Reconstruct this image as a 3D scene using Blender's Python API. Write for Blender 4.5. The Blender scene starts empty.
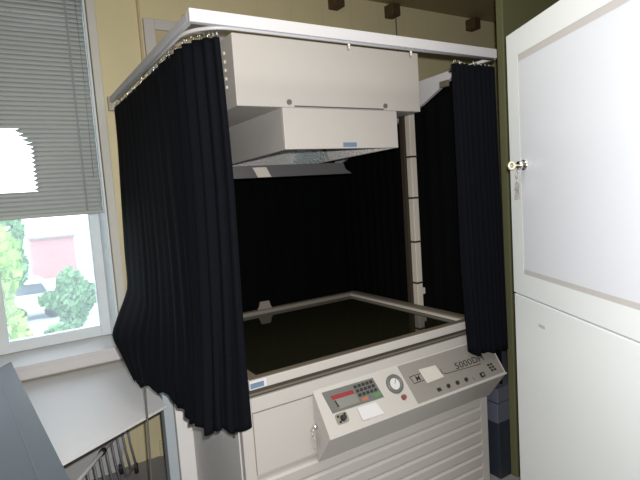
import bpy, bmesh, math, random
from mathutils import Vector, Matrix
random.seed(7)
S = bpy.context.scene
COL = S.collection
PI = math.pi

# ------------------------------------------------------------------ materials
def _mat(name):
    m = bpy.data.materials.new(name); m.use_nodes = True
    nt = m.node_tree
    return m, nt, nt.nodes['Principled BSDF']

def mat(name, col, rough=.5, metal=0., var=.05, scale=14., bump=0., bscale=200., spec=.5, emit=None):
    m, nt, b = _mat(name)
    N = nt.nodes; L = nt.links
    tc = N.new('ShaderNodeTexCoord')
    no = N.new('ShaderNodeTexNoise'); no.inputs['Scale'].default_value = scale; no.inputs['Detail'].default_value = 4
    L.new(tc.outputs['Object'], no.inputs['Vector'])
    mx = N.new('ShaderNodeMix'); mx.data_type = 'RGBA'
    mx.inputs[6].default_value = (*[c*(1-var) for c in col], 1)
    mx.inputs[7].default_value = (*[min(1, c*(1+var)) for c in col], 1)
    L.new(no.outputs['Fac'], mx.inputs[0])
    L.new(mx.outputs[2], b.inputs['Base Color'])
    b.inputs['Roughness'].default_value = rough
    b.inputs['Metallic'].default_value = metal
    b.inputs['Specular IOR Level'].default_value = spec
    if bump:
        n2 = N.new('ShaderNodeTexNoise'); n2.inputs['Scale'].default_value = bscale
        L.new(tc.outputs['Object'], n2.inputs['Vector'])
        bp = N.new('ShaderNodeBump'); bp.inputs['Strength'].default_value = bump; bp.inputs['Distance'].default_value = .004
        L.new(n2.outputs['Fac'], bp.inputs['Height']); L.new(bp.outputs['Normal'], b.inputs['Normal'])
    if emit:
        b.inputs['Emission Color'].default_value = (*col, 1); b.inputs['Emission Strength'].default_value = emit
    return m

def panel_mat(name, col, axis, pitch, rough=.6):
    """painted boards: thin grooves every `pitch` metres along axis"""
    m, nt, b = _mat(name); N = nt.nodes; L = nt.links
    tc = N.new('ShaderNodeTexCoord'); sp = N.new('ShaderNodeSeparateXYZ'); L.new(tc.outputs['Object'], sp.inputs[0])
    dv = N.new('ShaderNodeMath'); dv.operation = 'DIVIDE'; dv.inputs[1].default_value = pitch
    L.new(sp.outputs[axis], dv.inputs[0])
    fr = N.new('ShaderNodeMath'); fr.operation = 'FRACT'; L.new(dv.outputs[0], fr.inputs[0])
    lt = N.new('ShaderNodeMath'); lt.operation = 'LESS_THAN'; lt.inputs[1].default_value = .012; L.new(fr.outputs[0], lt.inputs[0])
    no = N.new('ShaderNodeTexNoise'); no.inputs['Scale'].default_value = 5; L.new(tc.outputs['Object'], no.inputs['Vector'])
    mx = N.new('ShaderNodeMix'); mx.data_type = 'RGBA'
    mx.inputs[6].default_value = (*[c*.95 for c in col], 1); mx.inputs[7].default_value = (*[c*1.05 for c in col], 1)
    L.new(no.outputs['Fac'], mx.inputs[0]); L.new(mx.outputs[2], b.inputs['Base Color'])
    iv = N.new('ShaderNodeMath'); iv.operation = 'SUBTRACT'; iv.inputs[0].default_value = 1; L.new(lt.outputs[0], iv.inputs[1])
    bp = N.new('ShaderNodeBump'); bp.inputs['Strength'].default_value = .8; bp.inputs['Distance'].default_value = .004
    L.new(iv.outputs[0], bp.inputs['Height']); L.new(bp.outputs['Normal'], b.inputs['Normal'])
    b.inputs['Roughness'].default_value = rough
    return m

def glass_mat(name):
    m, nt, b = _mat(name); N = nt.nodes; L = nt.links
    out = N['Material Output']
    tr = N.new('ShaderNodeBsdfTransparent'); tr.inputs[0].default_value = (.93, .97, 1, 1)
    gl = N.new('ShaderNodeBsdfGlossy'); gl.inputs['Roughness'].default_value = .02
    df = N.new('ShaderNodeBsdfTranslucent'); df.inputs[0].default_value = (.8, .88, .95, 1)
    fr = N.new('ShaderNodeFresnel'); fr.inputs[0].default_value = 1.45
    no = N.new('ShaderNodeTexNoise'); no.inputs['Scale'].default_value = 3.5
    mr = N.new('ShaderNodeMapRange'); mr.inputs[3].default_value = .05; mr.inputs[4].default_value = .20
    L.new(no.outputs['Fac'], mr.inputs[0])
    m1 = N.new('ShaderNodeMixShader'); m2 = N.new('ShaderNodeMixShader')
    L.new(mr.outputs[0], m1.inputs[0]); L.new(tr.outputs[0], m1.inputs[1]); L.new(df.outputs[0], m1.inputs[2])
    L.new(fr.outputs[0], m2.inputs[0]); L.new(m1.outputs[0], m2.inputs[1]); L.new(gl.outputs[0], m2.inputs[2])
    L.new(m2.outputs[0], out.inputs[0])
    return m

def hammered(name, col, rough, metal=.15, vs=90, dist=.006):
    m, nt, b = _mat(name); N = nt.nodes; L = nt.links
    tc = N.new('ShaderNodeTexCoord'); v = N.new('ShaderNodeTexVoronoi'); v.inputs['Scale'].default_value = vs
    L.new(tc.outputs['Object'], v.inputs['Vector'])
    bp = N.new('ShaderNodeBump'); bp.inputs['Strength'].default_value = .9; bp.inputs['Distance'].default_value = dist
    L.new(v.outputs['Distance'], bp.inputs['Height']); L.new(bp.outputs['Normal'], b.inputs['Normal'])
    b.inputs['Base Color'].default_value = (*col, 1); b.inputs['Metallic'].default_value = metal; b.inputs['Roughness'].default_value = rough
    return m

def leaf_mat(name, c1, c2):
    m, nt, b = _mat(name); N = nt.nodes; L = nt.links
    tc = N.new('ShaderNodeTexCoord'); no = N.new('ShaderNodeTexNoise'); no.inputs['Scale'].default_value = 2.5
    L.new(tc.outputs['Object'], no.inputs['Vector'])
    mx = N.new('ShaderNodeMix'); mx.data_type = 'RGBA'; mx.inputs[6].default_value = (*c1, 1); mx.inputs[7].default_value = (*c2, 1)
    L.new(no.outputs['Fac'], mx.inputs[0]); L.new(mx.outputs[2], b.inputs['Base Color'])
    b.inputs['Roughness'].default_value = .7; b.inputs['Transmission Weight'].default_value = 0
    return m

M = dict(
    wall=panel_mat('tan_wall_board', (.66, .59, .37), 0, .255),
    wallplain=mat('tan_wall_paint', (.62, .55, .35), .65),
    olive=mat('olive_partition_paint', (.09, .094, .044), .7),
    ceiling=mat('ceiling_paint', (.30, .25, .13), .8),
    floor=mat('grey_vinyl', (.25, .25, .26), .5, var=.12, scale=30),
    white=mat('white_enamel', (.56, .545, .53), .42, var=.02),
    machine=mat('warm_white_enamel', (.455, .437, .418), .45, var=.02),
    flange=mat('bright_white_enamel', (.80, .79, .78), .45, var=.02),
    sidegrey=mat('lightened_side_grey', (.54, .54, .53), .5, var=.02),  # on the machine's side, tone lightened to make up for weak grazing flash
    cab=mat('cabinet_white_lacquer', (.74, .79, .81), .35, var=.01),
    cabpanel=mat('cabinet_cool_white_panel', (.66, .70, .77), .22, var=.01),
    cabreveal=mat('grey_reveal_strip', (.50, .49, .49), .5),
    rail=mat('rail_white', (.52, .52, .55), .4, var=.02),
    black=mat('black_curtain_cloth', (.0036, .0042, .0068), .95, var=.25, scale=60, bump=.25, bscale=700, spec=.09),
    blackback=mat('black_backcloth', (.0016, .002, .0026), .98, var=.2, scale=60, spec=.08),
    dark=mat('dark_rubber', (.05, .045, .035), .7),
    bronze=mat('dark_bronze_strip', (.13, .11, .085), .55),
    rimgrey=mat('grey_brown_rim', (.21, .19, .165), .45, metal=.2),
    alu=mat('brushed_aluminium', (.42, .39, .35), .4, metal=.55),
    chrome=mat('chrome', (.8, .8, .8), .18, metal=1., var=.02),
    keysteel=mat('nickel_keys', (.36, .34, .31), .35, metal=.35, var=.02),
    brass=mat('pale_brass', (.70, .62, .46), .35, metal=.3),
    plate=mat('silver_grey_plate', (.285, .27, .25), .45, metal=.2, var=.03),
    keypad=mat('grey_green_keypad_foil', (.125, .13, .12), .5, var=.03),
    keybg=mat('pale_grey_window', (.19, .19, .175), .4),
    red=mat('red_display_glass', (.24, .025, .035), .25),
    ink=mat('black_print', (.02, .02, .02), .6),
    orange=mat('orange_key', (.34, .13, .07), .5),
    green=mat('green_key', (.08, .22, .08), .5),
    knobred=mat('red_brown_button', (.22, .06, .05), .35),
    dialring=mat('dark_grey_dial_ring', (.12, .13, .12), .4),
    knobplate=mat('olive_grey_plate', (.22, .21, .175), .5),
    paper=mat('white_paper', (.56, .56, .58), .8, var=.02),
    oldpaper=mat('cream_paper', (.52, .50, .46), .8, var=.05),
    blue=mat('blue_sticker', (.13, .20, .30), .4, var=.15, scale=60),
    pink=mat('faded_pink_sticker', (.55, .42, .35), .6),
    glass=mat('dark_table_glass', (.013, .013, .007), .03, var=.0),
    hamL=hammered('hammered_aluminium', (.74, .73, .72), .5, 0.),
    hamB=hammered('bright_hammered_foil', (.82, .95, 1.), .2, .5, 70, .008),
    tray=mat('grey_channel', (.085, .085, .088), .5),
    post=mat('cream_post_enamel', (.52, .48, .42), .5, var=.03),
    postshade=mat('column_side_shade', (.028, .02, .010), .8),
    pane=glass_mat('hazy_window_pane'),
    frame=mat('window_white_paint', (.60, .60, .56), .5, var=.03),
    sash=mat('window_sash_bluish', (.76, .82, .86), .5),
    tape=mat('grey_tape', (.28, .30, .32), .7),
    slat=mat('grey_blind_slat', (.40, .435, .43), .5, var=.03),
    cordgrey=mat('grey_green_cord', (.10, .105, .095), .7),
    cordcream=mat('cream_cord', (.55, .52, .44), .7),
    worktop=mat('white_worktop_laminate', (.66, .65, .66), .45, var=.02),
    greytop=mat('blue_grey_worktop', (.055, .072, .088), .5, var=.06),
    greybody=mat('blue_grey_steel', (.11, .14, .17), .5),
    slate=mat('dark_slate_steel', (.018, .024, .034), .5),
    slatelight=mat('slate_blue_band', (.085, .092, .125), .5),
    wood=mat('dark_brown_wood', (.075, .045, .018), .7, var=.3, scale=40),
    wire=mat('white_coated_wire', (.62, .63, .65), .4),
    wireshade=mat('shaded_coated_wire', (.20, .21, .24), .4),  # same white wire, with the shade under the worktop put into its colour
    trunk=mat('blue_grey_trunking', (.42, .48, .52), .5),
    beige=mat('beige_board', (.50, .43, .28), .7),
    cream=mat('cream_plastic', (.70, .66, .55), .4),
    leaf1=leaf_mat('light_green_leaves', (.26, .46, .08), (.50, .70, .22)),
    leaf2=leaf_mat('mid_green_leaves', (.10, .27, .10), (.22, .42, .18)),
    leaf3=leaf_mat('grey_green_leaves', (.10, .26, .10), (.24, .44, .20)),
    bark=mat('bark', (.10, .07, .05), .9),
    brick=mat('red_brick_render', (.50, .24, .23), .8, var=.12),
    roof=mat('roof_slate', (.25, .2, .2), .8),
    asphalt=mat('pale_asphalt', (.36, .40, .42), .9),
    carpaint=mat('white_car_paint', (.8, .8, .8), .3),
    carglass=mat('car_glass', (.08, .1, .12), .1),
    tyre=mat('tyre_rubber', (.02, .02, .02), .8),
)

def lerp(a, b, t): return a+(b-a)*t

# ------------------------------------------------------------------ mesh helpers
ORG = {}
def BM(): return bmesh.new()

def add_box(bm, a, b, bevel=0.):
    r = bmesh.ops.create_cube(bm, size=1)
    vs = r['verts']
    s = [b[i]-a[i] for i in range(3)]
    for v in vs:
        v.co = Vector([a[i] + (v.co[i]+.5)*s[i] for i in range(3)])
    if bevel:
        es = list({e for v in vs for e in v.link_edges})
        bmesh.ops.bevel(bm, geom=es, offset=bevel, segments=2, affect='EDGES', profile=.5)
    return bm

def box(a, b, bevel=0.): return add_box(BM(), a, b, bevel)

def add_prism(bm, poly, d):
    """poly = list of 3-D points (one planar loop), extruded by vector d"""
    d = Vector(d)
    v0 = [bm.verts.new(Vector(p)) for p in poly]; v1 = [bm.verts.new(Vector(p)+d) for p in poly]
    n = len(poly)
    bm.faces.new(v0); bm.faces.new(list(reversed(v1)))
    for i in range(n):
        bm.faces.new((v0[i], v1[i], v1[(i+1) % n], v0[(i+1) % n]))
    bmesh.ops.recalc_face_normals(bm, faces=bm.faces)
    return bm

def add_tube(bm, pts, r, seg=8, cap=True, closed=False):
    pts = [Vector(p) for p in pts]; rings = []
    n = len(pts); nrm = None
    for i, p in enumerate(pts):
        if closed: t = (pts[(i+1) % n]-pts[i-1]).normalized()
        else: t = (pts[min(i+1, n-1)]-pts[max(i-1, 0)]).normalized()
        if nrm is None:
            nrm = t.orthogonal().normalized()
        nrm = (nrm - t*nrm.dot(t)).normalized()
        bn = t.cross(nrm)
        rr = r[i] if isinstance(r, (list, tuple)) else r
        rings.append([bm.verts.new(p + (nrm*math.cos(2*PI*k/seg) + bn*math.sin(2*PI*k/seg))*rr) for k in range(seg)])
    m = n if closed else n-1
    for i in range(m):
        A = rings[i]; B = rings[(i+1) % n]
        for k in range(seg):
            f = bm.faces.new((A[k], A[(k+1) % seg], B[(k+1) % seg], B[k])); f.smooth = True
    if cap and not closed:
        bm.faces.new(list(reversed(rings[0]))); bm.faces.new(rings[-1])
    return bm

def tube(pts, r, seg=8): return add_tube(BM(), pts, r, seg)

def add_disc(bm, c, ax, r, h, seg=20, r2=None):
    ax = Vector(ax).normalized()
    return add_tube(bm, [Vector(c), Vector(c)+ax*h], [r, r if r2 is None else r2], seg)

def obj(name, bm, m, parent=None, local=False, smooth=False):
    if isinstance(m, str): m = M[m]
    bmesh.ops.recalc_face_normals(bm, faces=bm.faces)
    if parent is None:
        xs = [v.co for v in bm.verts]
        o0 = Vector(((min(c.x for c in xs)+max(c.x for c in xs))/2, (min(c.y for c in xs)+max(c.y for c in xs))/2, min(c.z for c in xs)))
    else:
        o0 = ORG[parent.name]
    if not local or parent is None:
        for v in bm.verts: v.co -= o0
    if smooth:
        for f in bm.faces: f.smooth = True
    me = bpy.data.meshes.new(name); bm.to_mesh(me); bm.free()
    me.materials.append(m)
    o = bpy.data.objects.new(name, me); COL.objects.link(o)
    if parent is None: o.location = o0
    else: o.parent = parent
    ORG[o.name] = o0
    return o

def tag(o, label, cat, group=None, kind=None):
    o['label'] = label; o['category'] = cat
    if group: o['group'] = group
    if kind: o['kind'] = kind
    return o

def thing(name, label, cat, loc=(0, 0, 0), rz=0, group=None):
    o = bpy.data.objects.new(name, None); COL.objects.link(o); o.empty_display_size = .1
    o.location = loc; o.rotation_euler = (0, 0, rz); ORG[o.name] = Vector(loc)
    return tag(o, label, cat, group)

def struct(name, bm, m, parent=None, **k):
    o = obj(name, bm, m, parent, **k)
    if parent is None: o['kind'] = 'structure'
    return o

def text_bm(s, size, fn, depth=.0006, bold=0.):
    """letters as a mesh; fn maps (u, v) in the plane of the text to a 3-D point, plus its normal"""
    cu = bpy.data.curves.new('t', 'FONT'); cu.body = s; cu.size = size; cu.offset = bold
    cu.resolution_u = 3
    o = bpy.data.objects.new('t', cu); COL.objects.link(o)
    dg = bpy.context.evaluated_depsgraph_get()
    me = bpy.data.meshes.new_from_object(o.evaluated_get(dg))
    bm = BM(); bm.from_mesh(me)
    bpy.data.objects.remove(o); bpy.data.meshes.remove(me); bpy.data.curves.remove(cu)
    for v in bm.verts: v.co = fn(v.co.x, v.co.y)
    return bm

# ------------------------------------------------------------------ camera
f_px = 505.147; yaw, pitch, roll = .552483, .0951129, -.0681988
F = Vector((math.sin(yaw)*math.cos(pitch), math.cos(yaw)*math.cos(pitch), -math.sin(pitch)))
r0 = Vector((math.cos(yaw), -math.sin(yaw), 0)); u0 = r0.cross(F)
R = r0*math.cos(roll) + u0*math.sin(roll); U = -r0*math.sin(roll) + u0*math.cos(roll)
cd = bpy.data.cameras.new('camera'); cam = bpy.data.objects.new('camera', cd); COL.objects.link(cam)
cd.sensor_fit = 'HORIZONTAL'; cd.sensor_width = 36; cd.lens = f_px/640*36; cd.clip_start = .05; cd.clip_end = 500
mw = Matrix(((R.x, U.x, -F.x, 0), (R.y, U.y, -F.y, 0), (R.z, U.z, -F.z, 1.55), (0, 0, 0, 1)))
cam.matrix_world = mw
S.camera = cam

# ------------------------------------------------------------------ room shell
WY = 3.1; RX = 4.2; LX = -1.1; BY = -2.0; CZ = 2.95
wx0, wx1, wz0, wz1 = -.62, .50, .74, 2.78
struct('floor', box((LX, BY, -.1), (RX, WY+.35, 0)), 'floor')
struct('ceiling', box((LX, BY, CZ), (RX, WY+.35, CZ+.1)), 'ceiling')
b = BM()
add_box(b, (LX, WY, 0), (wx0, WY+.35, CZ)); add_box(b, (wx1, WY, 0), (RX, WY+.35, CZ))
add_box(b, (wx0, WY, 0), (wx1, WY+.35, wz0)); add_box(b, (wx0, WY, wz1), (wx1, WY+.35, CZ))
struct('wall_back', b, 'wall')
struct('wall_left', box((LX-.1, BY, 0), (LX, WY+.35, CZ)), 'wallplain')
struct('wall_front', box((LX, BY-.1, 0), (RX, BY, CZ)), 'wallplain')
struct('wall_right', box((RX, BY, 0), (RX+.1, WY+.35, CZ)), 'wallplain')
struct('wall_partition', box((2.112, 1.63, 0), (RX, 1.67, CZ), .004), 'olive')
b = BM(); add_box(b, (wx1+.15, WY-.014, 0), (RX, WY, .075), .003); add_box(b, (wx1+.15, WY-.010, .075), (RX, WY, .10), .003)
struct('baseboard_back', b, 'wallplain')

# window
win = bpy.data.objects.new('window_1', None); COL.objects.link(win); win.location = (-.06, WY, wz0); ORG['window_1'] = Vector(win.location); win['kind'] = 'structure'
b = BM()   # white architrave on the room side
add_box(b, (wx1, WY-.02, wz0-.08), (wx1+.045, WY+.02, wz1+.05), .004)
add_box(b, (wx0-.045, WY-.02, wz0-.08), (wx0, WY+.02, wz1+.05), .004)
add_box(b, (wx0, WY-.02, wz1), (wx1, WY+.02, wz1+.05), .004)
obj('architrave', b, 'frame', win)
b = BM()
add_box(b, (wx0-.05, WY-.045, wz0-.075), (wx1+.045, WY-.002, wz0), .006); add_box(b, (wx0+.002, WY-.050, wz0-.018), (wx1-.002, WY+.30, wz0+.004), .002)
obj('window_sill', b, 'worktop', win)
b = BM()
for (a0, a1) in ((wx0, wx0+.07), (-.125, -.055), (wx1-.07, wx1)):
    add_box(b, (a0+.002, WY+.27, wz0+.006), (a1-.002, WY+.34, wz1-.002), .006)
add_box(b, (wx0+.06, WY+.275, wz0+.006), (wx1-.06, WY+.335, wz0+.07), .006); add_box(b, (wx0+.06, WY+.275, wz1-.07), (wx1-.06, WY+.335, wz1-.004), .006)
obj('window_sash', b, 'sash', win)
obj('jamb_lining', box((wx1-.012, WY+.022, wz0+.006), (wx1-.001, WY+.268, wz1-.002)), 'sash', win)
obj('window_pane', box((wx0+.06, WY+.302, wz0+.06), (wx1-.06, WY+.306, wz1-.06)), 'pane', win)

# venetian blind (twisted slats: open in the left part, nearly shut on the right)
bl = thing('venetian_blind', 'grey venetian blind covering the upper part of the window, slats twisted open at its left', 'blind', (-.06, WY+.06, 1.53))
b = BM()
bx0, bx1 = wx0+.012, wx1-.016
nx = 56
def gap(x, z):
    if z > 1.985 or z < 1.665: return 0
    xr = .165 if z < 1.90 else .165-(z-1.90)*.75
    return 1-min(1, max(0, (x-(xr-.012))/.012))
z = 1.545
while z < wz1-.05:
    prev = None
    for i in range(nx+1):
        x = bx0 + (bx1-bx0)*i/nx
        g = gap(x, z)
        th = (1-g)*math.radians(74) + g*math.radians(4)
        y0 = WY+.05 + .001*math.sin(x*9+z*5)
        dy, dz = .0135*math.cos(th), .0135*math.sin(th)
        q = [bm_v for bm_v in (b.verts.new((x, y0-dy, z-dz)), b.verts.new((x, y0, z+.0018)), b.verts.new((x, y0+dy, z+dz)))]
        if prev:
            for k in (0, 1):
                f = b.faces.new((prev[k], q[k], q[k+1], prev[k+1])); f.smooth = True
        prev = q
    z += .0242
sl = obj('slats', b, 'slat', bl)
md = sl.modifiers.new('thickness', 'SOLIDIFY'); md.thickness = .0008
obj('bottom_rail', box((bx0, WY+.036, 1.512), (bx1, WY+.064, 1.534), .004), 'slat', bl)
obj('head_rail', box((bx0, WY+.025, wz1-.045), (bx1, WY+.075, wz1-.004), .003), 'slat', bl)
for x in (.40, -.35):
    obj('ladder_tape', box((x-.006, WY+.0335, 1.534), (x+.006, WY+.035, wz1-.04)), 'tape', bl)
obj('tilt_cord', tube([(.452, WY+.028, wz1-.05), (.455, WY+.028, 2.2), (.450, WY+.028, 1.72)], .0022, 6), 'tape', bl)

# brown blocks where wall and ceiling meet
proto = None
for i, (x, lab) in enumerate(((2.15, 'brown wooden block under the ceiling, leftmost of the three and nearest the window'),
                              (2.666, 'brown wooden block under the ceiling with a thin cord hanging from it'),
                              (3.56, 'brown wooden block under the ceiling, above the right-hand curtain'))):
    if proto is None:
        b = box((x-.04, 3.00, 2.835), (x+.04, WY-.001, 2.925), .006)
        proto = o = obj('wooden_block', b, 'wood')
    else:
        o = proto.copy(); COL.objects.link(o); o.location.x = x
    tag(o, lab, 'block', 'brown blocks along the ceiling line')
tag(obj('hanging_cord', tube([(2.68, 3.03, 2.836), (2.681, 3.03, 2.70), (2.679, 3.03, 2.45)], .0045, 6), 'cordgrey'),
    'thin dark cord hanging from the middle brown block', 'cord')

# framed hatch on the back wall, left of the camera hood
fr = thing('wall_frame', 'white square frame with a beige inside on the back wall above the left curtain', 'frame', (1.05, WY-.02, 2.08))
b = BM()
add_box(b, (.798, WY-.03, 2.08), (.862, WY-.001, 2.62), .004); add_box(b, (1.24, WY-.03, 2.08), (1.30, WY-.001, 2.62), .004)
add_box(b, (.862, WY-.03, 2.56), (1.24, WY-.001, 2.62), .004); add_box(b, (.862, WY-.03, 2.08), (1.24, WY-.001, 2.14), .004)
obj('frame_border', b, 'white', fr)
obj('backing_board', box((.862, WY-.012, 2.14), (1.24, WY-.002, 2.56)), 'beige', fr)
b = BM(); add_tube(b, [(1.05+.17*math.cos(PI*k/12), WY-.022, 2.33+.17*math.sin(PI*k/12)) for k in range(13)], .012, 8)
obj('curved_handle', b, 'cream', fr)
tag(obj('wall_conduit', box((.772, WY-.022, 2.10), (.785, WY-.001, CZ-.055), .003), 'beige'), 'narrow upright conduit on the back wall just left of the white frame', 'conduit')

# ------------------------------------------------------------------ process camera (the big machine)
pc = thing('process_camera', 'large warm white reprographic process camera with glass copy table, hood and control console', 'camera', (1.32, 2.2, 0))
X0, X1, YF = .655, 1.985, 1.70
body = obj('body', box((X0+.004, YF+.03, .05), (X1-.004, 2.76, .800), .004), 'machine', pc)
b = BM(); add_box(b, (X0, YF, .0), (X0+.045, YF+.031, .800), .003); add_box(b, (X1-.05, YF, .0), (X1, YF+.031, .800), .003); add_box(b, (X0+.045, YF, .745), (X1-.05, YF+.031, .800), .002)
obj('front_frame', b, 'machine', pc)
b = BM(); add_box(b, (X0+.05, YF+.006, .495), (1.02, YF+.031, .738), .003)
fp = obj('front_panel', b, 'machine', pc)
obj('side_panel', box((X0-.004, YF+.034, .05), (X0+.004, 2.33, .796), .001), 'sidegrey', pc)
b = BM(); add_disc(b, (X0-.004, 1.722+.02, .675), (-1, 0, 0), .010, .012, 14); add_box(b, (X0-.022, 1.738, .655), (X0-.014, 1.746, .682), .002)
obj('side_latch', b, 'dark', pc)
obj('rear_flange', box((.578, 2.336, .0), (X0+.003, 2.39, .70), .004), 'flange', pc)
obj('base_plinth', box((X0+.03, YF+.05, 0), (X1-.03, 2.66, .05)), 'dark', pc)
# ribbed shutter in the lower front
b = BM(); zt = .478
while zt > .02:
    z0 = max(.01, zt-.062)
    add_prism(b, [(X0+.05, YF+.004, zt-.006), (X0+.05, YF-.006, zt-.014), (X0+.05, YF-.002, z0+.006), (X0+.05, YF+.010, z0), (X0+.05, YF+.03, z0), (X0+.05, YF+.03, zt)], (X1-X0-.104, 0, 0))
    zt -= .062
obj('ribbed_shutter', b, 'machine', pc)
# table edge: dark gasket with a bronze strip
b = box((.70, YF+.015, .800), (1.925, 2.74, .832)); gk = obj('table_gasket', b, 'dark', pc)
obj('gasket_strip', box((.697, YF+.006, .808), (1.928, YF+.016, .817), .002), 'bronze', gk)
# copy frame
cf = BM(); rz0, rz1 = .832, .870
add_box(cf, (.698, 2.705, rz0), (1.935, 2.75, rz1), .003)
add_box(cf, (.698, YF+.03, rz0), (.748, 2.705, rz1), .003); add_box(cf, (1.885, YF+.03, rz0), (1.935, 2.705, rz1), .003)
copyf = obj('copy_frame', cf, 'rimgrey', pc)
o = obj('front_rail', box((.698, YF, rz0), (1.935, YF+.030, rz1), .003), 'machine', copyf); o['label'] = 'white front rail of the copy frame'
o = obj('inner_lip', box((1.876, YF+.031, .853), (1.885, 2.704, rz1-.004), .001), 'post', copyf)
b = BM()
add_box(b, (.704, YF+.003, rz1), (1.930, YF+.034, rz1+.004), .001); add_box(b, (.704, 2.712, rz1), (1.930, 2.744, rz1+.004), .001)
add_box(b, (1.890, YF+.034, rz1), (1.930, 2.712, rz1+.006), .001); add_box(b, (.704, YF+.034, rz1), (.742, 2.712, rz1+.004), .001)
obj('frame_cap', b, 'bronze', copyf)
obj('copy_glass', box((.748, YF+.030, .838), (1.885, 2.705, .852)), 'glass', pc)
b = box((.700, YF-.0012, .836), (.768, YF, .866)); obj('white_sticker', b, 'paper', copyf)
b = box((.702, YF-.002, .839), (.757, YF-.0011, .859)); o = obj('blue_sticker', b, 'blue', copyf); o['label'] = 'blue sticker on the white table edge'
b = BM(); add_box(b, (1.215, 2.72, rz1+.003), (1.305, 2.735, .884), .002); add_prism(b, [(1.220, 2.722, .884), (1.300, 2.722, .884), (1.292, 2.726, .920), (1.232, 2.726, .920)], (0, .008, 0))
obj('hinge_clip', b, 'rimgrey', copyf)
# hood and lamp housing
hz0, hz1 = 1.912, 2.196; HY = 1.90
b = BM(); add_box(b, (.828, HY, hz0), (1.812, 2.985, hz1), .004)
hood = obj('hood', b, 'machine', pc)
lz0, lz1 = 1.737, 1.714      # underside falls slightly towards the back
b = BM(); add_box(b, (1.032, HY+.001, lz0), (1.656, HY+.012, hz0), .003)
for x in (1.032, 1.644):
    add_prism(b, [(x, HY+.012, lz0), (x, HY+.012, hz0), (x, 2.985, hz0), (x, 2.985, lz1)], (.012, 0, 0))
add_box(b, (1.044, 2.973, lz1), (1.644, 2.985, hz0), .002)
lh = obj('lamp_housing', b, 'machine', pc)
obj('seam_strip', box((1.09, HY-.0015, 1.915), (1.575, HY, 1.921)), 'tray', hood)
for x in (1.065, 1.585):
    b = BM(); add_disc(b, (x, HY, 1.934), (0, -1, 0), .011, .006, 16); o = obj('round_knob', b, 'dialring', hood)
for k in range(5):
    b = BM(); add_disc(b, (.828, 1.985, 2.00+.034*k), (-1, 0, 0), .007, .006, 10); obj('vent_stud', b, 'cream', hood)
b = box((1.33, HY-.0005, 1.744), (1.405, HY+.001, 1.764)); o = obj('blue_label', b, 'blue', lh); o['label'] = 'small blue label on the lower edge of the lamp housing'
obj('pink_label', box((1.185, HY-.0005, 1.746), (1.225, HY+.001, 1.752)), 'pink', lh)
# hammered reflectors under the housing
def quadplate(pts, t=.003):
    b = BM(); P = [Vector(p) for p in pts]; n = (P[1]-P[0]).cross(P[2]-P[0]).normalized()
    return add_prism(b, P, n*t)
b = quadplate([(1.045, 2.968, lz1+.003), (1.643, 2.968, lz1+.003), (1.58, 2.72, 1.905), (1.10, 2.72, 1.905)]); obj('rear_reflector', b, 'hamL', lh)
def lz(y): return lerp(lz0, lz1, (y-1.91)/1.075)+.003
def rside(ya_, yb_): return [(1.642, ya_, lz(ya_)), (1.58, ya_, 1.905), (1.58, yb_, 1.905), (1.642, yb_, lz(yb_))]
b = quadplate(rside(2.53, 2.955)); o = obj('bright_reflector', b, 'hamB', lh); o['label'] = 'sparkling bluish reflector foil'
b = quadplate(rside(1.93, 2.49)); obj('side_reflector', b, 'hamL', lh)
b = quadplate([(1.046, 1.93, lz(1.93)), (1.10, 1.93, 1.905), (1.10, 2.955, 1.905), (1.046, 2.955, lz(2.955))]); obj('side_reflector', b, 'hamL', lh)
# grey channel below the housing on two hangers
b = BM()
add_prism(b, [(.86, 2.30, 1.700), (1.600, 2.30, 1.700), (1.615, 2.30, 1.665), (1.655, 2.30, 1.640), (.86, 2.30, 1.640)], (0, .012, 0))
add_box(b, (.86, 2.312, 1.640), (1.64, 2.40, 1.648)); add_prism(b, [(.86, 2.388, 1.700), (1.60, 2.388, 1.700), (1.655, 2.388, 1.640), (.86, 2.388, 1.640)], (0, .012, 0))
ch = obj('filter_channel', b, 'tray', pc)
b = add_prism(BM(), [(1.056, 2.297, 1.690), (1.130, 2.297, 1.690), (1.155, 2.297, 1.641), (1.082, 2.297, 1.641)], (0, .003, 0))
o = obj('channel_tag', b, 'post', ch); o['label'] = 'pale tag on the grey channel'
b = BM(); add_box(b, (.90, 2.32, 1.648), (.93, 2.38, 1.914)); obj('channel_hanger', b, 'ink', ch)
# banded column and its cross-bars
b = BM(); add_box(b, (1.970, 2.16, .800), (2.012, 2.20, 2.19), .004)
co = obj('column', b, 'post', pc)
obj('column_shade_strip', box((1.958, 2.202, .800), (1.985, 2.235, 2.19), .002), 'postshade', pc)  # dark strip standing in for the shade on the column's left side
for zc in (1.711, 1.479, 1.227, .988):
    obj('band', box((1.968, 2.158, zc-.005), (2.014, 2.202, zc+.005)), 'ink', co)
obj('stop_block', box((2.012, 2.165, .915), (2.035, 2.19, .952), .003), 'post', co)
b = BM(); add_box(b, (1.812, 2.203, 1.99), (2.0, 2.25, 2.15), .004); obj('cross_arm', b, 'machine', pc)
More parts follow.
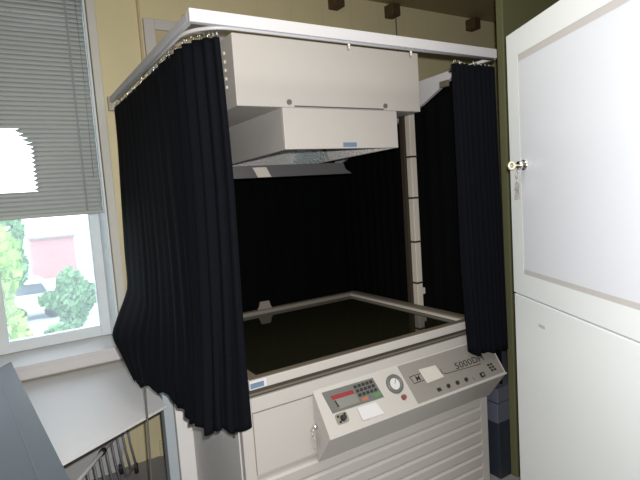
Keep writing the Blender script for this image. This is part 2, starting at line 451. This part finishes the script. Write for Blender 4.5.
# control console
CX0, CX1 = .965, 2.0
yA, zA, yB, zB, zC = YF, .760, 1.59, .603, .455
cons = obj('console', add_prism(BM(), [(CX0, yA, zA), (CX0, yB, zB), (CX0, yA, zC)], (CX1-CX0, 0, 0)), 'machine', pc)
LEN = math.hypot(yA-yB, zA-zB); dn = Vector((0, (yB-yA)/LEN, (zB-zA)/LEN)); nn = Vector((0, dn.z, -dn.y)); nn = nn if nn.y < 0 else -nn
def cface(x, t, h=0.): return Vector((x, yA, zA)) + dn*t + nn*h
def cpoly(pts, h=.0015, h0=0.): return add_prism(BM(), [cface(x, t, h0) for x, t in pts], nn*h)
def cdisc(x, t, r, h, h0=0., seg=20, r2=None): return add_disc(BM(), cface(x, t, h0), nn, r, h, seg, r2)
def rrect(x0, x1, t0, t1, r, skew=0):
    P = []
    for cx, cy, a in ((x1-r, t1-r, 0), (x0+r, t1-r, 90), (x0+r, t0+r, 180), (x1-r, t0+r, 270)):
        for k in range(5):
            an = math.radians(a+k*22.5); P.append((cx+r*math.cos(an), cy+r*math.sin(an)))
    return P
# lighter edge lip all along the console front
obj('console_lip', add_box(BM(), (CX0-.002, yB-.003, zB-.004), (CX1+.002, yB+.006, zB+.004), .001), 'white', cons)
kp = obj('keypad_panel', cpoly([(1.0, .017), (1.256, .021), (1.272, .111), (1.014, .107)], .002), 'keypad', cons)
obj('display_window', cpoly([(1.045, .058), (1.145, .060), (1.152, .098), (1.052, .098)], .0005, .002), 'keybg', cons)
o = obj('red_display', cpoly([(1.031, .040), (1.139, .043), (1.142, .060), (1.035, .058)], .001, .002), 'red', cons); o['label'] = 'red digital display'
obj('display_mark', cpoly([(1.040, .062), (1.047, .062), (1.054, .090), (1.046, .090)], .0008, .002), 'ink', cons)
for r_ in range(3):
    for c_ in range(5):
        x = 1.157+.0205*c_+.0035*r_; t = .035+.0185*r_
        obj('key', cpoly(rrect(x-.0075, x+.0075, t-.0065, t+.0065, .002), .002, .002), 'ink', cons)
o = obj('orange_key', cpoly(rrect(1.163, 1.196, .086, .100, .002), .002, .002), 'orange', cons); o['label'] = 'wide orange key'
obj('key', cpoly(rrect(1.205, 1.222, .086, .100, .002), .002, .002), 'dialring', cons)
o = obj('green_key', cpoly(rrect(1.228, 1.264, .086, .100, .002), .002, .002), 'green', cons); o['label'] = 'wide green key'
kn = obj('joystick_plate', cpoly(rrect(1.018, 1.074, .113, .155, .010), .003), 'knobplate', cons)
for (x, t, r, h) in ((1.050, .135, .013, .014), (1.030, .124, .005, .006), (1.062, .122, .005, .006), (1.033, .146, .005, .006)):
    obj('small_knob', cdisc(x, t, r, h, .003, 16, r*.8), 'ink', cons)
b = BM()
for k in range(32):
    pass
add_tube(b, [cface(1.350+.034*math.cos(2*PI*k/32), .074+.034*math.sin(2*PI*k/32), .004) for k in range(32)], .0085, 8, closed=True)
di = obj('dial_ring', b, 'dialring', cons)
obj('dial_face', cdisc(1.350, .074, .031, .004, 0, 28), 'paper', cons)
b = BM()
for k in range(12):
    a = 2*PI*k/12; add_tube(b, [cface(1.350+.024*math.cos(a), .074+.024*math.sin(a), .0045), cface(1.350+.029*math.cos(a), .074+.029*math.sin(a), .0045)], .0012, 5)
add_tube(b, [cface(1.350, .074, .005), cface(1.362, .056, .005)], .0018, 5)
obj('dial_marks', b, 'knobplate', cons)
b = cdisc(1.366, .138, .012, .012, 0, 18, .010); o = obj('red_button', b, 'knobred', cons); o['label'] = 'round red-brown push button'
obj('name_plate', cpoly([(1.403, .006), (1.990, .006), (1.990, .184), (1.424, .184)], .0012), 'plate', cons)
def line(pts, r=.0016): return add_tube(BM(), [cface(x, t, .0014) for x, t in pts], r, 5)
obj('printed_box', line([(1.440, .066), (1.520, .066), (1.528, .098), (1.450, .099), (1.440, .066)], .0019), 'ink', cons)
def tfn(x0, t0, sk=.0, st=1.): return lambda u, v: cface(x0+u*st-v*sk, t0-v, .0016)
obj('printed_logo', text_bm('M', .034, tfn(1.468, .094), bold=.0006), 'ink', cons)
obj('printed_rule', line([(1.624, .076), (1.622, .094), (1.648, .103), (1.70, .105), (1.87, .112)]), 'ink', cons)
obj('printed_number', text_bm('5000DH', .042, tfn(1.712, .100, 0, 1.36), bold=.0003), 'ink', cons)
b = cpoly([(1.552, .150), (1.574, .150), (1.577, .166), (1.555, .166)], .003, .0012); obj('square_switch', b, 'ink', cons)
for x in (1.622, 1.680, 1.738):
    obj('round_switch', cdisc(x, .157, .0095, .006, .0012, 16), 'ink', cons)
obj('short_mark', line([(1.783, .158), (1.790, .172)]), 'ink', cons)
obj('square_switch', add_prism(BM(), [cface(x, t, .0012) for x, t in rrect(1.833, 1.862, .150, .173, .004)], nn*.004), 'ink', cons)
obj('switch_cap', cdisc(1.8475, .1615, .006, .003, .0052, 12), 'plate', cons)
b = BM()
for i in range(3):
    for j in range(2):
        add_prism(b, [cface(x, t, .0012) for x, t in rrect(1.906+.020*j+.004*i, 1.921+.020*j+.004*i, .124+.014*i, .134+.014*i, .002)], nn*.001)
obj('printed_symbols', b, 'ink', cons)
b = BM(); add_disc(b, (CX0, 1.690, .617), (-1, 0, 0), .011, .014, 16); obj('console_lock', b, 'chrome', cons)

# paper notes lying on the console
def note(pts, m, lab):
    b = BM(); n = 6; G = []
    for i in range(n+1):
        row = []
        for j in range(n+1):
            u, v = i/n, j/n
            x = (1-u)*(1-v)*pts[0][0]+u*(1-v)*pts[1][0]+u*v*pts[2][0]+(1-u)*v*pts[3][0]
            t = (1-u)*(1-v)*pts[0][1]+u*(1-v)*pts[1][1]+u*v*pts[2][1]+(1-u)*v*pts[3][1]
            row.append(b.verts.new(cface(x, t, .0042+.003*v*v*(.5+.5*math.cos(u*5)))))
        G.append(row)
    for i in range(n):
        for j in range(n): b.faces.new((G[i][j], G[i+1][j], G[i+1][j+1], G[i][j+1]))
    o = obj('paper_note', b, m); md = o.modifiers.new('thickness', 'SOLIDIFY'); md.thickness = .0008; md.offset = 1
    return tag(o, lab, 'note')
note([(1.503, .048), (1.604, .052), (1.620, .113), (1.513, .116)], 'oldpaper', 'cream paper note stuck over the printed box on the grey console plate')
note([(1.128, .117), (1.222, .119), (1.238, .172), (1.130, .170)], 'paper', 'white paper label below the keypad on the console')

# keys
def key_bunch(name, lab, top, ax, scale=1., mats=('chrome', 'brass')):
    """top = point where the ring hangs; ax = horizontal direction of the key blades' plane"""
    top = Vector(top); ax = Vector(ax).normalized(); up = Vector((0, 0, 1)); side = ax.cross(up)
    t = thing(name, lab, 'keys', top - up*.13*scale)
    R_ = .013*scale
    b = BM(); add_tube(b, [top - up*R_ + ax*R_*math.cos(2*PI*k/20) + up*R_*math.sin(2*PI*k/20) for k in range(20)], .0014*scale, 6, closed=True)
    obj('split_ring', b, mats[0], t)
    b = BM()
    add_tube(b, [top-up*2*R_, top-up*(2*R_+.018*scale)], .003*scale, 6)
    obj('swivel', b, mats[0], t)
    base = top - up*(2*R_+.016*scale)
    for k, an in enumerate((-.28, .05, .3)):
        d = (-up*math.cos(an) + ax*math.sin(an)); e = ax*math.cos(an) + up*math.sin(an); s = side*.0025*(k-1)
        P = [(0, -.006), (.006, -.012), (.020, -.012), (.027, -.005), (.052, -.004), (.056, 0), (.052, .004), (.047, .002), (.042, .0045), (.037, .002), (.032, .0045), (.027, .005), (.020, .012), (.006, .012), (0, .006)]
        b = add_prism(BM(), [base + s + d*u*scale + e*v*scale for u, v in P], side*.0018)
        obj('hanging_key', b, mats[k % 2], t)
    return t
kb = key_bunch('key_bunch', 'small bunch of keys hanging from the lock at the left end of the console', (.945, 1.69, .617), (0, 1, 0), .9)

# ------------------------------------------------------------------ curtain rail (U-shaped, fixed to the wall)
rl = thing('curtain_rail', 'white U-shaped curtain rail running round above the process camera', 'curtain rail', (1.31, 2.4, 2.08))
obj('front_rail', box((.567, 1.62, 2.120), (2.05, 1.645, 2.163), .003), 'rail', rl)
obj('side_rail', box((.567, 1.645, 2.128), (.590, WY, 2.158), .003), 'rail', rl)
b = BM()
arc = [(.580, 2.9, 2.118), (.580, 1.78, 2.118)] + [(.72-.14*math.cos(PI/2*k/8), 1.78-.145*math.sin(PI/2*k/8), 2.118) for k in range(1, 9)] + [(2.04, 1.635, 2.118)]
add_tube(b, arc, .0065, 8); obj('curtain_track', b, 'rail', rl)
b = BM(); add_box(b, (.560, WY-.03, 2.085), (.605, WY, 2.165), .003); obj('wall_bracket', b, 'alu', rl)
b = add_prism(BM(), [(2.05, 1.905, 2.100), (2.05, 1.905, 2.134), (2.05, 3.05, 2.105), (2.05, 3.05, 1.72), (2.05, 2.14, 1.995), (2.05, 1.965, 2.072)], (.02, 0, 0))
gs = obj('gusset_bracket', b, 'rail', rl)
b = BM(); add_box(b, (2.035, 1.925, 2.055), (2.05, 1.985, 2.088), .003); obj('clamp', b, 'bronze', rl)
b = BM(); add_box(b, (2.05, 1.645, 2.12), (2.07, 1.93, 2.135), .002); obj('right_side_rail', b, 'rail', rl)
for x in (1.20, 1.52):
    b = BM(); add_disc(b, (x, 1.635, 2.112), (0, 0, -1), .005, .010, 8); add_disc(b, (x, 1.635, 2.103), (0, 0, -1), .003, .010, 8); obj('spare_glider', b, 'cream', rl)

def cat(P, t):
    n = len(P)-1; t = min(max(t, 0), 1)*n; i = min(int(t), n-1); u = t-i
    p0, p1, p2, p3 = P[max(i-1, 0)], P[i], P[i+1], P[min(i+2, n)]
    return .5*((2*p1)+(-p0+p2)*u+(2*p0-5*p1+4*p2-p3)*u*u+(-p0+3*p1-3*p2+p3)*u**3)

def mix_lin(P, t):
    n = len(P)-1; t = min(max(t, 0), 1)*n; i = min(int(t), n-1)
    return lerp(P[i], P[i+1], t-i)

def curtain(name, lab, guides, folds, m='black', nu=200, nv=40, jag=0., hooks=0, hem=None, amp_top=.5):
    """guides: list of (u, [points from top to bottom]); folds(u) -> offset in metres"""
    root = thing(name, lab, 'curtain', tuple(guides[len(guides)//2][1][-1]))
    b = BM(); G = []
    guides = [(g[0], [Vector(p) for p in g[1]]) for g in guides]
    us = [g[0] for g in guides]
    def base(u, v):
        i = 0
        while i < len(us)-2 and u > us[i+1]: i += 1
        # smooth along u (Catmull over guides)
        pts = [lerp(cat(g[1], v), mix_lin(g[1], v), .6) for g in guides]
        t = (u-us[i])/(us[i+1]-us[i]); n = len(pts)-1
        p0, p1, p2, p3 = pts[max(i-1, 0)], pts[i], pts[i+1], pts[min(i+2, n)]
        return lerp(p1, p2, t) if n < 3 else .5*((2*p1)+(-p0+p2)*t+(2*p0-5*p1+4*p2-p3)*t*t+(-p0+3*p1-3*p2+p3)*t**3)
    for i in range(nu+1):
        u = i/nu; col = []
        for j in range(nv+1):
            v = j/nv
            p = base(u, v)
            q = base(min(1, u+.01), v) - base(max(0, u-.01), v); q.z = 0
            n = Vector((-q.y, q.x, 0)); n = n.normalized() if n.length > 1e-6 else Vector((0, 1, 0))
            p = p + n*folds(u, v)
            if hem: p.z += hem(u)*max(0, (v-.8)/.2)
            col.append(b.verts.new(p))
        G.append(col)
    tops = [G[int(nu*(k+.5)/hooks)][0].co.copy() for k in range(hooks)]
    for i in range(nu):
        for j in range(nv):
            f = b.faces.new((G[i][j], G[i+1][j], G[i+1][j+1], G[i][j+1])); f.smooth = True
    o = obj('curtain_cloth', b, m, root)
    md = o.modifiers.new('thickness', 'SOLIDIFY'); md.thickness = .003
    for tp in tops:
        b = BM(); a = random.uniform(0, 6)
        e = Vector((math.cos(a), math.sin(a), 0))
        add_tube(b, [tp+Vector((0, 0, -.010))+e*.002, tp+Vector((0, 0, .004))+e*.006, tp+Vector((0, 0, .014))+e*.004, tp+Vector((0, 0, .016))-e*.003, tp+Vector((0, 0, .006))-e*.006], .0024, 5)
        obj('hook', b, 'chrome', root)
    return root

zt = 2.088
LG = [
    (0.00, [(.578, 3.00, zt), (.576, 3.0, 1.90), (.560, 2.98, 1.60), (.541, 2.94, 1.30), (.520, 2.86, 1.10), (.372, 2.55, .944), (.383, 2.42, .868), (.401, 2.27, .780)]),
    (0.16, [(.580, 2.70, zt), (.578, 2.68, 1.90), (.565, 2.64, 1.60), (.545, 2.57, 1.30), (.515, 2.47, 1.09), (.445, 2.36, .96), (.425, 2.28, .87), (.420, 2.17, .782)]),
    (0.32, [(.580, 2.42, zt), (.578, 2.41, 1.90), (.572, 2.38, 1.60), (.560, 2.33, 1.30), (.535, 2.26, 1.09), (.500, 2.18, .96), (.480, 2.12, .87), (.462, 2.04, .785)]),
    (0.46, [(.580, 2.16, zt), (.580, 2.15, 1.90), (.577, 2.13, 1.60), (.570, 2.10, 1.30), (.555, 2.06, 1.09), (.535, 2.01, .96), (.515, 1.98, .87), (.497, 1.94, .750)]),
    (0.60, [(.580, 1.95, zt), (.580, 1.95, 1.90), (.580, 1.94, 1.60), (.575, 1.92, 1.30), (.565, 1.90, 1.09), (.550, 1.87, .96), (.530, 1.85, .87), (.510, 1.83, .728)]),
    (0.74, [(.592, 1.76, zt), (.590, 1.76, 1.90), (.585, 1.75, 1.60), (.572, 1.74, 1.30), (.555, 1.72, 1.09), (.540, 1.70, .96), (.525, 1.68, .87), (.512, 1.66, .752)]),
    (0.87, [(.632, 1.675, zt), (.634, 1.672, 1.90), (.632, 1.665, 1.60), (.620, 1.655, 1.30), (.608, 1.648, 1.09), (.598, 1.640, .96), (.590, 1.635, .87), (.582, 1.63, .742)]),
    (1.00, [(.672, 1.648, zt), (.676, 1.645, 1.90), (.677, 1.640, 1.60), (.668, 1.630, 1.30), (.662, 1.625, 1.09), (.660, 1.622, .96), (.660, 1.620, .87), (.660, 1.618, .728)]),
]
def lf(u, v):
    a = .0022+.0115*min(1, max(0, (u-.42)/.3))
    a *= (.55+.45*v)
    if u < .35: a *= max(.25, u/.35)
    w = math.sin(2*PI*(u*13+.35*math.sin(u*9)+.10*v*math.sin(u*23)))
    return a*w + .0018*math.sin(u*117+2*v)
curtain('blackout_curtain', 'black pleated curtain at the left front corner of the process camera, flaring at its hem', LG, lf, hooks=26,
        hem=lambda u: (.010*math.sin(u*40)))
def mk(x0, x1, y, zt, zb, spread=0.): return None
RG = [(i/4, [(lerp(1.782, 2.046, i/4), 1.648, zt-.004), (lerp(1.786, 2.046, i/4), 1.645, 1.6), (lerp(1.792, 2.046, i/4), 1.638, 1.2), (lerp(1.808, 2.046, i/4), 1.635, .728+.0*i)]) for i in range(5)]
RG[0] = (0, [(1.784, 1.648, zt-.004), (1.788, 1.645, 1.6), (1.786, 1.640, 1.15), (1.812, 1.635, .735)])
curtain('blackout_curtain', 'black pleated curtain hanging at the right end of the front rail, over the console corner', RG,
        lambda u, v: (.016+.010*v)*math.sin(2*PI*(u*8.5+.3*math.sin(u*7)+.05*v)), hooks=10, nu=150, hem=lambda u: .010*math.sin(u*31)-.012*u)
SG = [(i/4, [(2.082, lerp(1.68, 3.058, i/4), 2.085), (2.082, lerp(1.68, 3.058, i/4), 1.3), (2.082, lerp(1.68, 3.058, i/4), .5)]) for i in range(5)]
curtain('blackout_curtain', 'black side curtain behind the banded column, hanging below the right gusset bracket', SG, lambda u, v: .005*math.sin(2*PI*(u*16+.3*math.sin(u*9))), m='blackback', nu=160, nv=10)
BG = [(i/4, [(lerp(.60, 2.14, i/4), 3.066, 2.03), (lerp(.60, 2.14, i/4), 3.066, 1.3), (lerp(.60, 2.14, i/4), 3.066, .45)]) for i in range(5)]
curtain('blackout_curtain', 'flat black backcloth behind the copy table, under the hood', BG, lambda u, v: .004*math.sin(2*PI*(u*14+.3*math.sin(u*11))), m='blackback', nu=160, nv=10)

# ------------------------------------------------------------------ white cabinet at the right
az = math.radians(26.81)
O = Vector((1.695, 1.296, 0)); tdir = Vector((-math.sin(az), -math.cos(az), 0))
# local x = along the face towards the camera, local y = into the cabinet (to the right), z = up
rz = math.atan2(tdir.y, tdir.x)
cb = thing('storage_cabinet', 'tall white two-tier storage cabinet at the right with a cool white inset panel', 'cabinet', O, rz)
def cbox(a, b_, bev=0.): return box(a, b_, bev)
L_ = .92; D_ = .42
b = BM(); add_box(b, (0, .020, .0), (L_, D_, 2.090), .003)
obj('carcass', b, 'cab', cb, local=True)
ld = obj('lower_door', cbox((.001, 0, .06), (L_-.001, .019, 1.094), .004), 'cab', cb, local=True)
obj('door_smudge', cbox((.185, -.0004, 1.004), (.228, 0, 1.016)), 'cabreveal', ld, local=True)
b = BM(); z0, z1 = 1.100, 2.090; ix0, ix1, iz0, iz1 = .085, L_-.08, 1.184, 2.000
add_box(b, (.001, 0, z0), (ix0, .019, z1)); add_box(b, (ix1, 0, z0), (L_-.001, .019, z1))
add_box(b, (ix0, 0, z0), (ix1, .019, iz0)); add_box(b, (ix0, 0, iz1), (ix1, .019, z1))
ud = obj('upper_door', b, 'cab', cb, local=True)
b = BM()
add_box(b, (ix0, .0005, iz0), (ix1, .019, iz0+.019)); add_box(b, (ix0, .0005, iz1-.024), (ix1, .019, iz1)); add_box(b, (ix0, .0005, iz0+.019), (ix0+.004, .019, iz1-.024)); add_box(b, (ix1-.004, .0005, iz0+.019), (ix1, .019, iz1-.024))
obj('reveal_strip', b, 'cabreveal', ud, local=True)
obj('inset_panel', cbox((ix0+.004, .001, iz0+.019), (ix1-.004, .019, iz1-.024)), 'cabpanel', ud, local=True)
b = BM(); add_disc(b, (.116, .008, 1.597), (0, -1, 0), .019, .014, 20); add_disc(b, (.116, -.006, 1.597), (0, -1, 0), .015, .020, 20)
obj('cylinder_lock', b, 'chrome', ud, local=True)
b = BM(); add_disc(b, (.125, .06, 2.090), (0, 0, 1), .008, .012, 12); obj('top_stud', b, 'cab', cb, local=True)
def cw(x, y, z_): return O + tdir*x + Vector((-tdir.y, tdir.x, 0))*y + Vector((0, 0, z_))
kk = key_bunch('key_bunch', 'keys hanging from the chrome lock of the white cabinet', cw(.114, -.030, 1.578), tdir*.75+Vector((tdir.y, -tdir.x, 0))*.66, 1.1, ('keysteel', 'keysteel'))
# the key that sits in the lock, its round bow towards the room
b = BM(); c = cw(.116, -.050, 1.597); e1 = Vector((tdir.y, -tdir.x, 0)).normalized(); e2 = Vector((0, 0, 1))
add_tube(b, [c + e1*.0105*math.cos(2*PI*k/20) + e2*.0125*math.sin(2*PI*k/20) for k in range(20)], .0045, 6, closed=True)
add_tube(b, [c - e1*.010, c - e1*.026], .0035, 6)
obj('lock_key', b, 'brass', kk)
b = BM(); add_tube(b, [cw(.116, -.040, 1.593), cw(.114, -.03, 1.586), cw(.114, -.030, 1.578)], .0015, 5); obj('key_link', b, 'chrome', kk)

# ------------------------------------------------------------------ things under and beside the window
# white worktop with an angled front edge
poly = [(-.085, WY-.006), (-.075, 3.0), (.016, 1.939), (.518, 2.235), (.518, WY-.006)]
wt = thing('worktop', 'white worktop with an angled front edge below the window', 'worktop', (.30, 2.6, 0))
obj('top', add_prism(BM(), [(x, y, .640) for x, y in poly], (0, 0, .012)), 'worktop', wt)
obj('rear_batten', box((.0, WY-.035, .57), (.51, WY-.006, .640)), 'worktop', wt)
o = obj('rear_panel', box((.0, WY-.03, .004), (.44, WY-.016, .57)), 'sidegrey', wt)

gc = thing('low_cabinet', 'blue grey steel cabinet with a flat top in the near left corner', 'cabinet', (-.4, 2.0, 0))
xr = lambda y: .0775-(y-1.486)*.0883
ya, yb = 1.15, 2.97
top = add_prism(BM(), [(xr(ya), ya, .785), (xr(yb), yb, .785), (-.16, yb-.16, .785), (-.95, yb-.75, .785), (-.95, ya, .785)], (0, 0, .016))
obj('top', top, 'greytop', gc)
obj('body', add_prism(BM(), [(xr(ya)-.03, ya+.02, .0), (xr(yb)-.03, yb-.06, .0), (-.17, yb-.2, .0), (-.93, yb-.78, .0), (-.93, ya+.02, .0)], (0, 0, .785)), 'greybody', gc)
b = BM(); y1, y2 = ya+.02, yb-.3
add_prism(b, [(xr(y1)-.066, y1, .801), (xr(y2)-.066, y2, .801), (xr(y2)-.070, y2, .801), (xr(y1)-.070, y1, .801)], (0, 0, .0012))
obj('top_seam', b, 'slatelight', gc)

# wire rack leaning under the worktop
rk = thing('wire_rack', 'white wire rack with an upper rail standing under the white worktop', 'rack', (.36, 2.6, 0))
A = Vector((.080, 2.40, .300)); B = Vector((.470, 3.02, .300)); dR = (B-A).normalized(); side = Vector((dR.y, -dR.x, 0))
def rp(s, z_, off=0.): return Vector((lerp(A.x, B.x, s), lerp(A.y, B.y, s), z_)) + side*off
obj('top_rail', tube([rp(0, .30), rp(1, .30)], .010, 10), 'wire', rk)
obj('bottom_rail', tube([rp(0, .05, .03), rp(1, .05, .03)], .007, 8), 'wire', rk)
for k in range(11):
    obj('upright_wire', tube([rp(.02+.096*k, .30), rp(.02+.096*k, .18, .01), rp(.02+.096*k, .05, .03)], .0062, 6), 'wireshade', rk)
for s_ in (.02, .98):
    obj('rear_rail', tube([rp(s_, .295), rp(s_, .06, -.06)], .006, 8), 'wire', rk)
    for o_ in (.03, -.06):
        b = BM(); add_disc(b, rp(s_, 0, o_), (0, 0, 1), .012, .055, 12); obj('foot', b, 'ink', rk)
b = BM(); add_disc(b, rp(.55, .30) - dR*.014, dR, .016, .028, 14); obj('dark_collar', b, 'ink', rk)

tag(obj('hanging_cord', tube([(.405, 2.085, .815), (.400, 2.065, .76), (.396, 2.06, .66), (.392, 2.06, .52), (.384, 2.055, .36), (.366, 2.05, .20), (.355, 2.05, .05), (.350, 2.05, .006), (.34, 2.0, .005)], .004, 8), 'cordgrey'),
    'grey cord hanging from the left curtain hem in front of the white worktop', 'cord')
# blue grey trunking between the worktop and the camera's rear flange
b = BM(); add_box(b, (.528, 2.345, 0), (.574, 2.41, .70), .004)
tk = tag(obj('floor_trunking', b, 'trunk'), 'blue grey upright trunking between the white worktop and the process camera', 'trunking')

# slate unit seen in the gap between the camera and the olive partition
su = thing('slate_unit', 'dark slate steel unit in the gap behind the right end of the console', 'cabinet', (2.4, 2.0, 0))
obj('lower_door', box((2.034, 1.672, .0), (2.7, 2.4, .298), .002), 'slate', su)
obj('pale_band', box((2.028, 1.672, .302), (2.7, 2.4, .404), .003), 'slatelight', su)
obj('upper_body', box((2.032, 1.672, .410), (2.7, 2.4, .485), .003), 'slatelight', su)

# ------------------------------------------------------------------ outside
GZ = -3.2
struct('ground_outside', box((-40, WY+1.2, GZ-.2), (60, 140, GZ)), 'asphalt')
def bush(name, lab, c, rx, rzv, n, m, sz, trunk=None):
    root = thing(name, lab, 'tree', (c[0], c[1], GZ), 0, 'garden trees outside the window')
    b = BM()
    for k in range(n):
        d = Vector((random.gauss(0, 1), random.gauss(0, 1), random.gauss(0, 1))).normalized()
        r = random.uniform(.55, 1.0)**.5
        lump = 1+.18*math.sin(d.x*5+c[0])+.15*math.sin(d.z*6+c[1])
        p = Vector((c[0]+d.x*rx*r*lump, c[1]+d.y*rx*r*lump, c[2]+d.z*rzv*r*lump))
        s = sz*random.uniform(.6, 1.3)
        a = Vector((random.gauss(0, 1), random.gauss(0, 1), random.gauss(0, 1))).normalized()
        e = a.orthogonal().normalized(); g = a.cross(e)
        v = [b.verts.new(p+e*s), b.verts.new(p+g*s*.55), b.verts.new(p-e*s), b.verts.new(p-g*s*.55)]
        b.faces.new(v)
    obj('foliage', b, m, root)
    b = BM(); add_tube(b, [(c[0], c[1], GZ), (c[0]+.05, c[1], (GZ+c[2])/2), (c[0], c[1], c[2]+.3*rzv)], [.12, .09, .04], 8)
    obj('trunk', b, 'bark', root)
    return root
bush('leafy_tree', 'bright green leafy tree at the left edge of the window view', (-.75, 10.5, -.15), 1.0, 1.5, 2600, 'leaf1', .11)
bush('leafy_tree', 'mid green tree left of the red building outside the window', (-.15, 17, .45), .66, 1.15, 2200, 'leaf2', .12)
bush('leafy_tree', 'grey green tree in front of the red building outside the window', (1.75, 20, -1.6), .95, .85, 2400, 'leaf3', .12)
bush('leafy_tree', 'low green shrub in the lower middle of the window view', (.62, 12.5, -1.55), .85, .5, 2200, 'leaf2', .09)
hb = thing('red_building', 'low red brick building seen through the window beyond the trees', 'building', (2.6, 42, GZ))
obj('walls', box((1.3, 40, GZ), (4.0, 45, -.42)), 'brick', hb)
obj('roof', add_prism(BM(), [(1.2, 39.8, -.42), (4.1, 39.8, -.42), (4.1, 45.2, -.42), (1.2, 45.2, -.42)], (0, 0, .12)), 'roof', hb)
cr = thing('white_van', 'white van parked below the window beyond the shrubs', 'van', (.7, 26, GZ))
b = add_prism(BM(), [(-.35, 25.2, GZ+.35), (1.75, 25.2, GZ+.35), (1.75, 25.2, GZ+1.0), (1.35, 25.2, GZ+1.15), (1.1, 25.2, GZ+1.75), (-.25, 25.2, GZ+1.8), (-.35, 25.2, GZ+1.1)], (0, 1.6, 0))
bmesh.ops.bevel(b, geom=list(b.edges), offset=.06, segments=2, affect='EDGES'); obj('body', b, 'carpaint', cr)
obj('side_window', add_prism(BM(), [(.0, 25.19, GZ+1.15), (1.25, 25.19, GZ+1.15), (1.05, 25.19, GZ+1.6), (.0, 25.19, GZ+1.62)], (0, .02, 0)), 'carglass', cr)
for x in (.05, 1.35):
    b = BM(); add_disc(b, (x, 25.15, GZ+.32), (0, 1, 0), .32, .2, 20); obj('wheel', b, 'tyre', cr)

# ------------------------------------------------------------------ light
w = bpy.data.worlds.new('overcast_sky'); S.world = w; w.use_nodes = True
bg = w.node_tree.nodes['Background']; bg.inputs[0].default_value = (.93, .97, 1, 1); bg.inputs[1].default_value = 3.8
def light(name, kind, loc, energy, col, size=.1, rot=None):
    ld_ = bpy.data.lights.new(name, kind); ld_.energy = energy; ld_.color = col
    if kind == 'AREA': ld_.size = size
    elif kind in ('POINT', 'SPOT'): ld_.shadow_soft_size = size
    o = bpy.data.objects.new(name, ld_); COL.objects.link(o); o.location = loc
    if rot: o.rotation_euler = rot
    return o
# the pocket camera's flash, beside its lens
fl = light('camera_flash', 'SPOT', (.035, .0, 1.60), 186, (1, .97, .94), .012)
fl.data.spot_size = math.radians(125); fl.data.spot_blend = .8
fl.matrix_world = Matrix.Translation((.035, 0, 1.60)) @ mw.to_3x3().to_4x4()
# added warm area light out of view, ambient fill for the far wall
fill = light('ambient_fill', 'AREA', (.8, .6, 2.9), 24, (1, .95, .85), 1.2)

S.view_settings.view_transform = 'Standard'; S.view_settings.look = 'None'; S.view_settings.gamma = 1; S.view_settings.use_curve_mapping = False
S.view_settings.exposure = 0
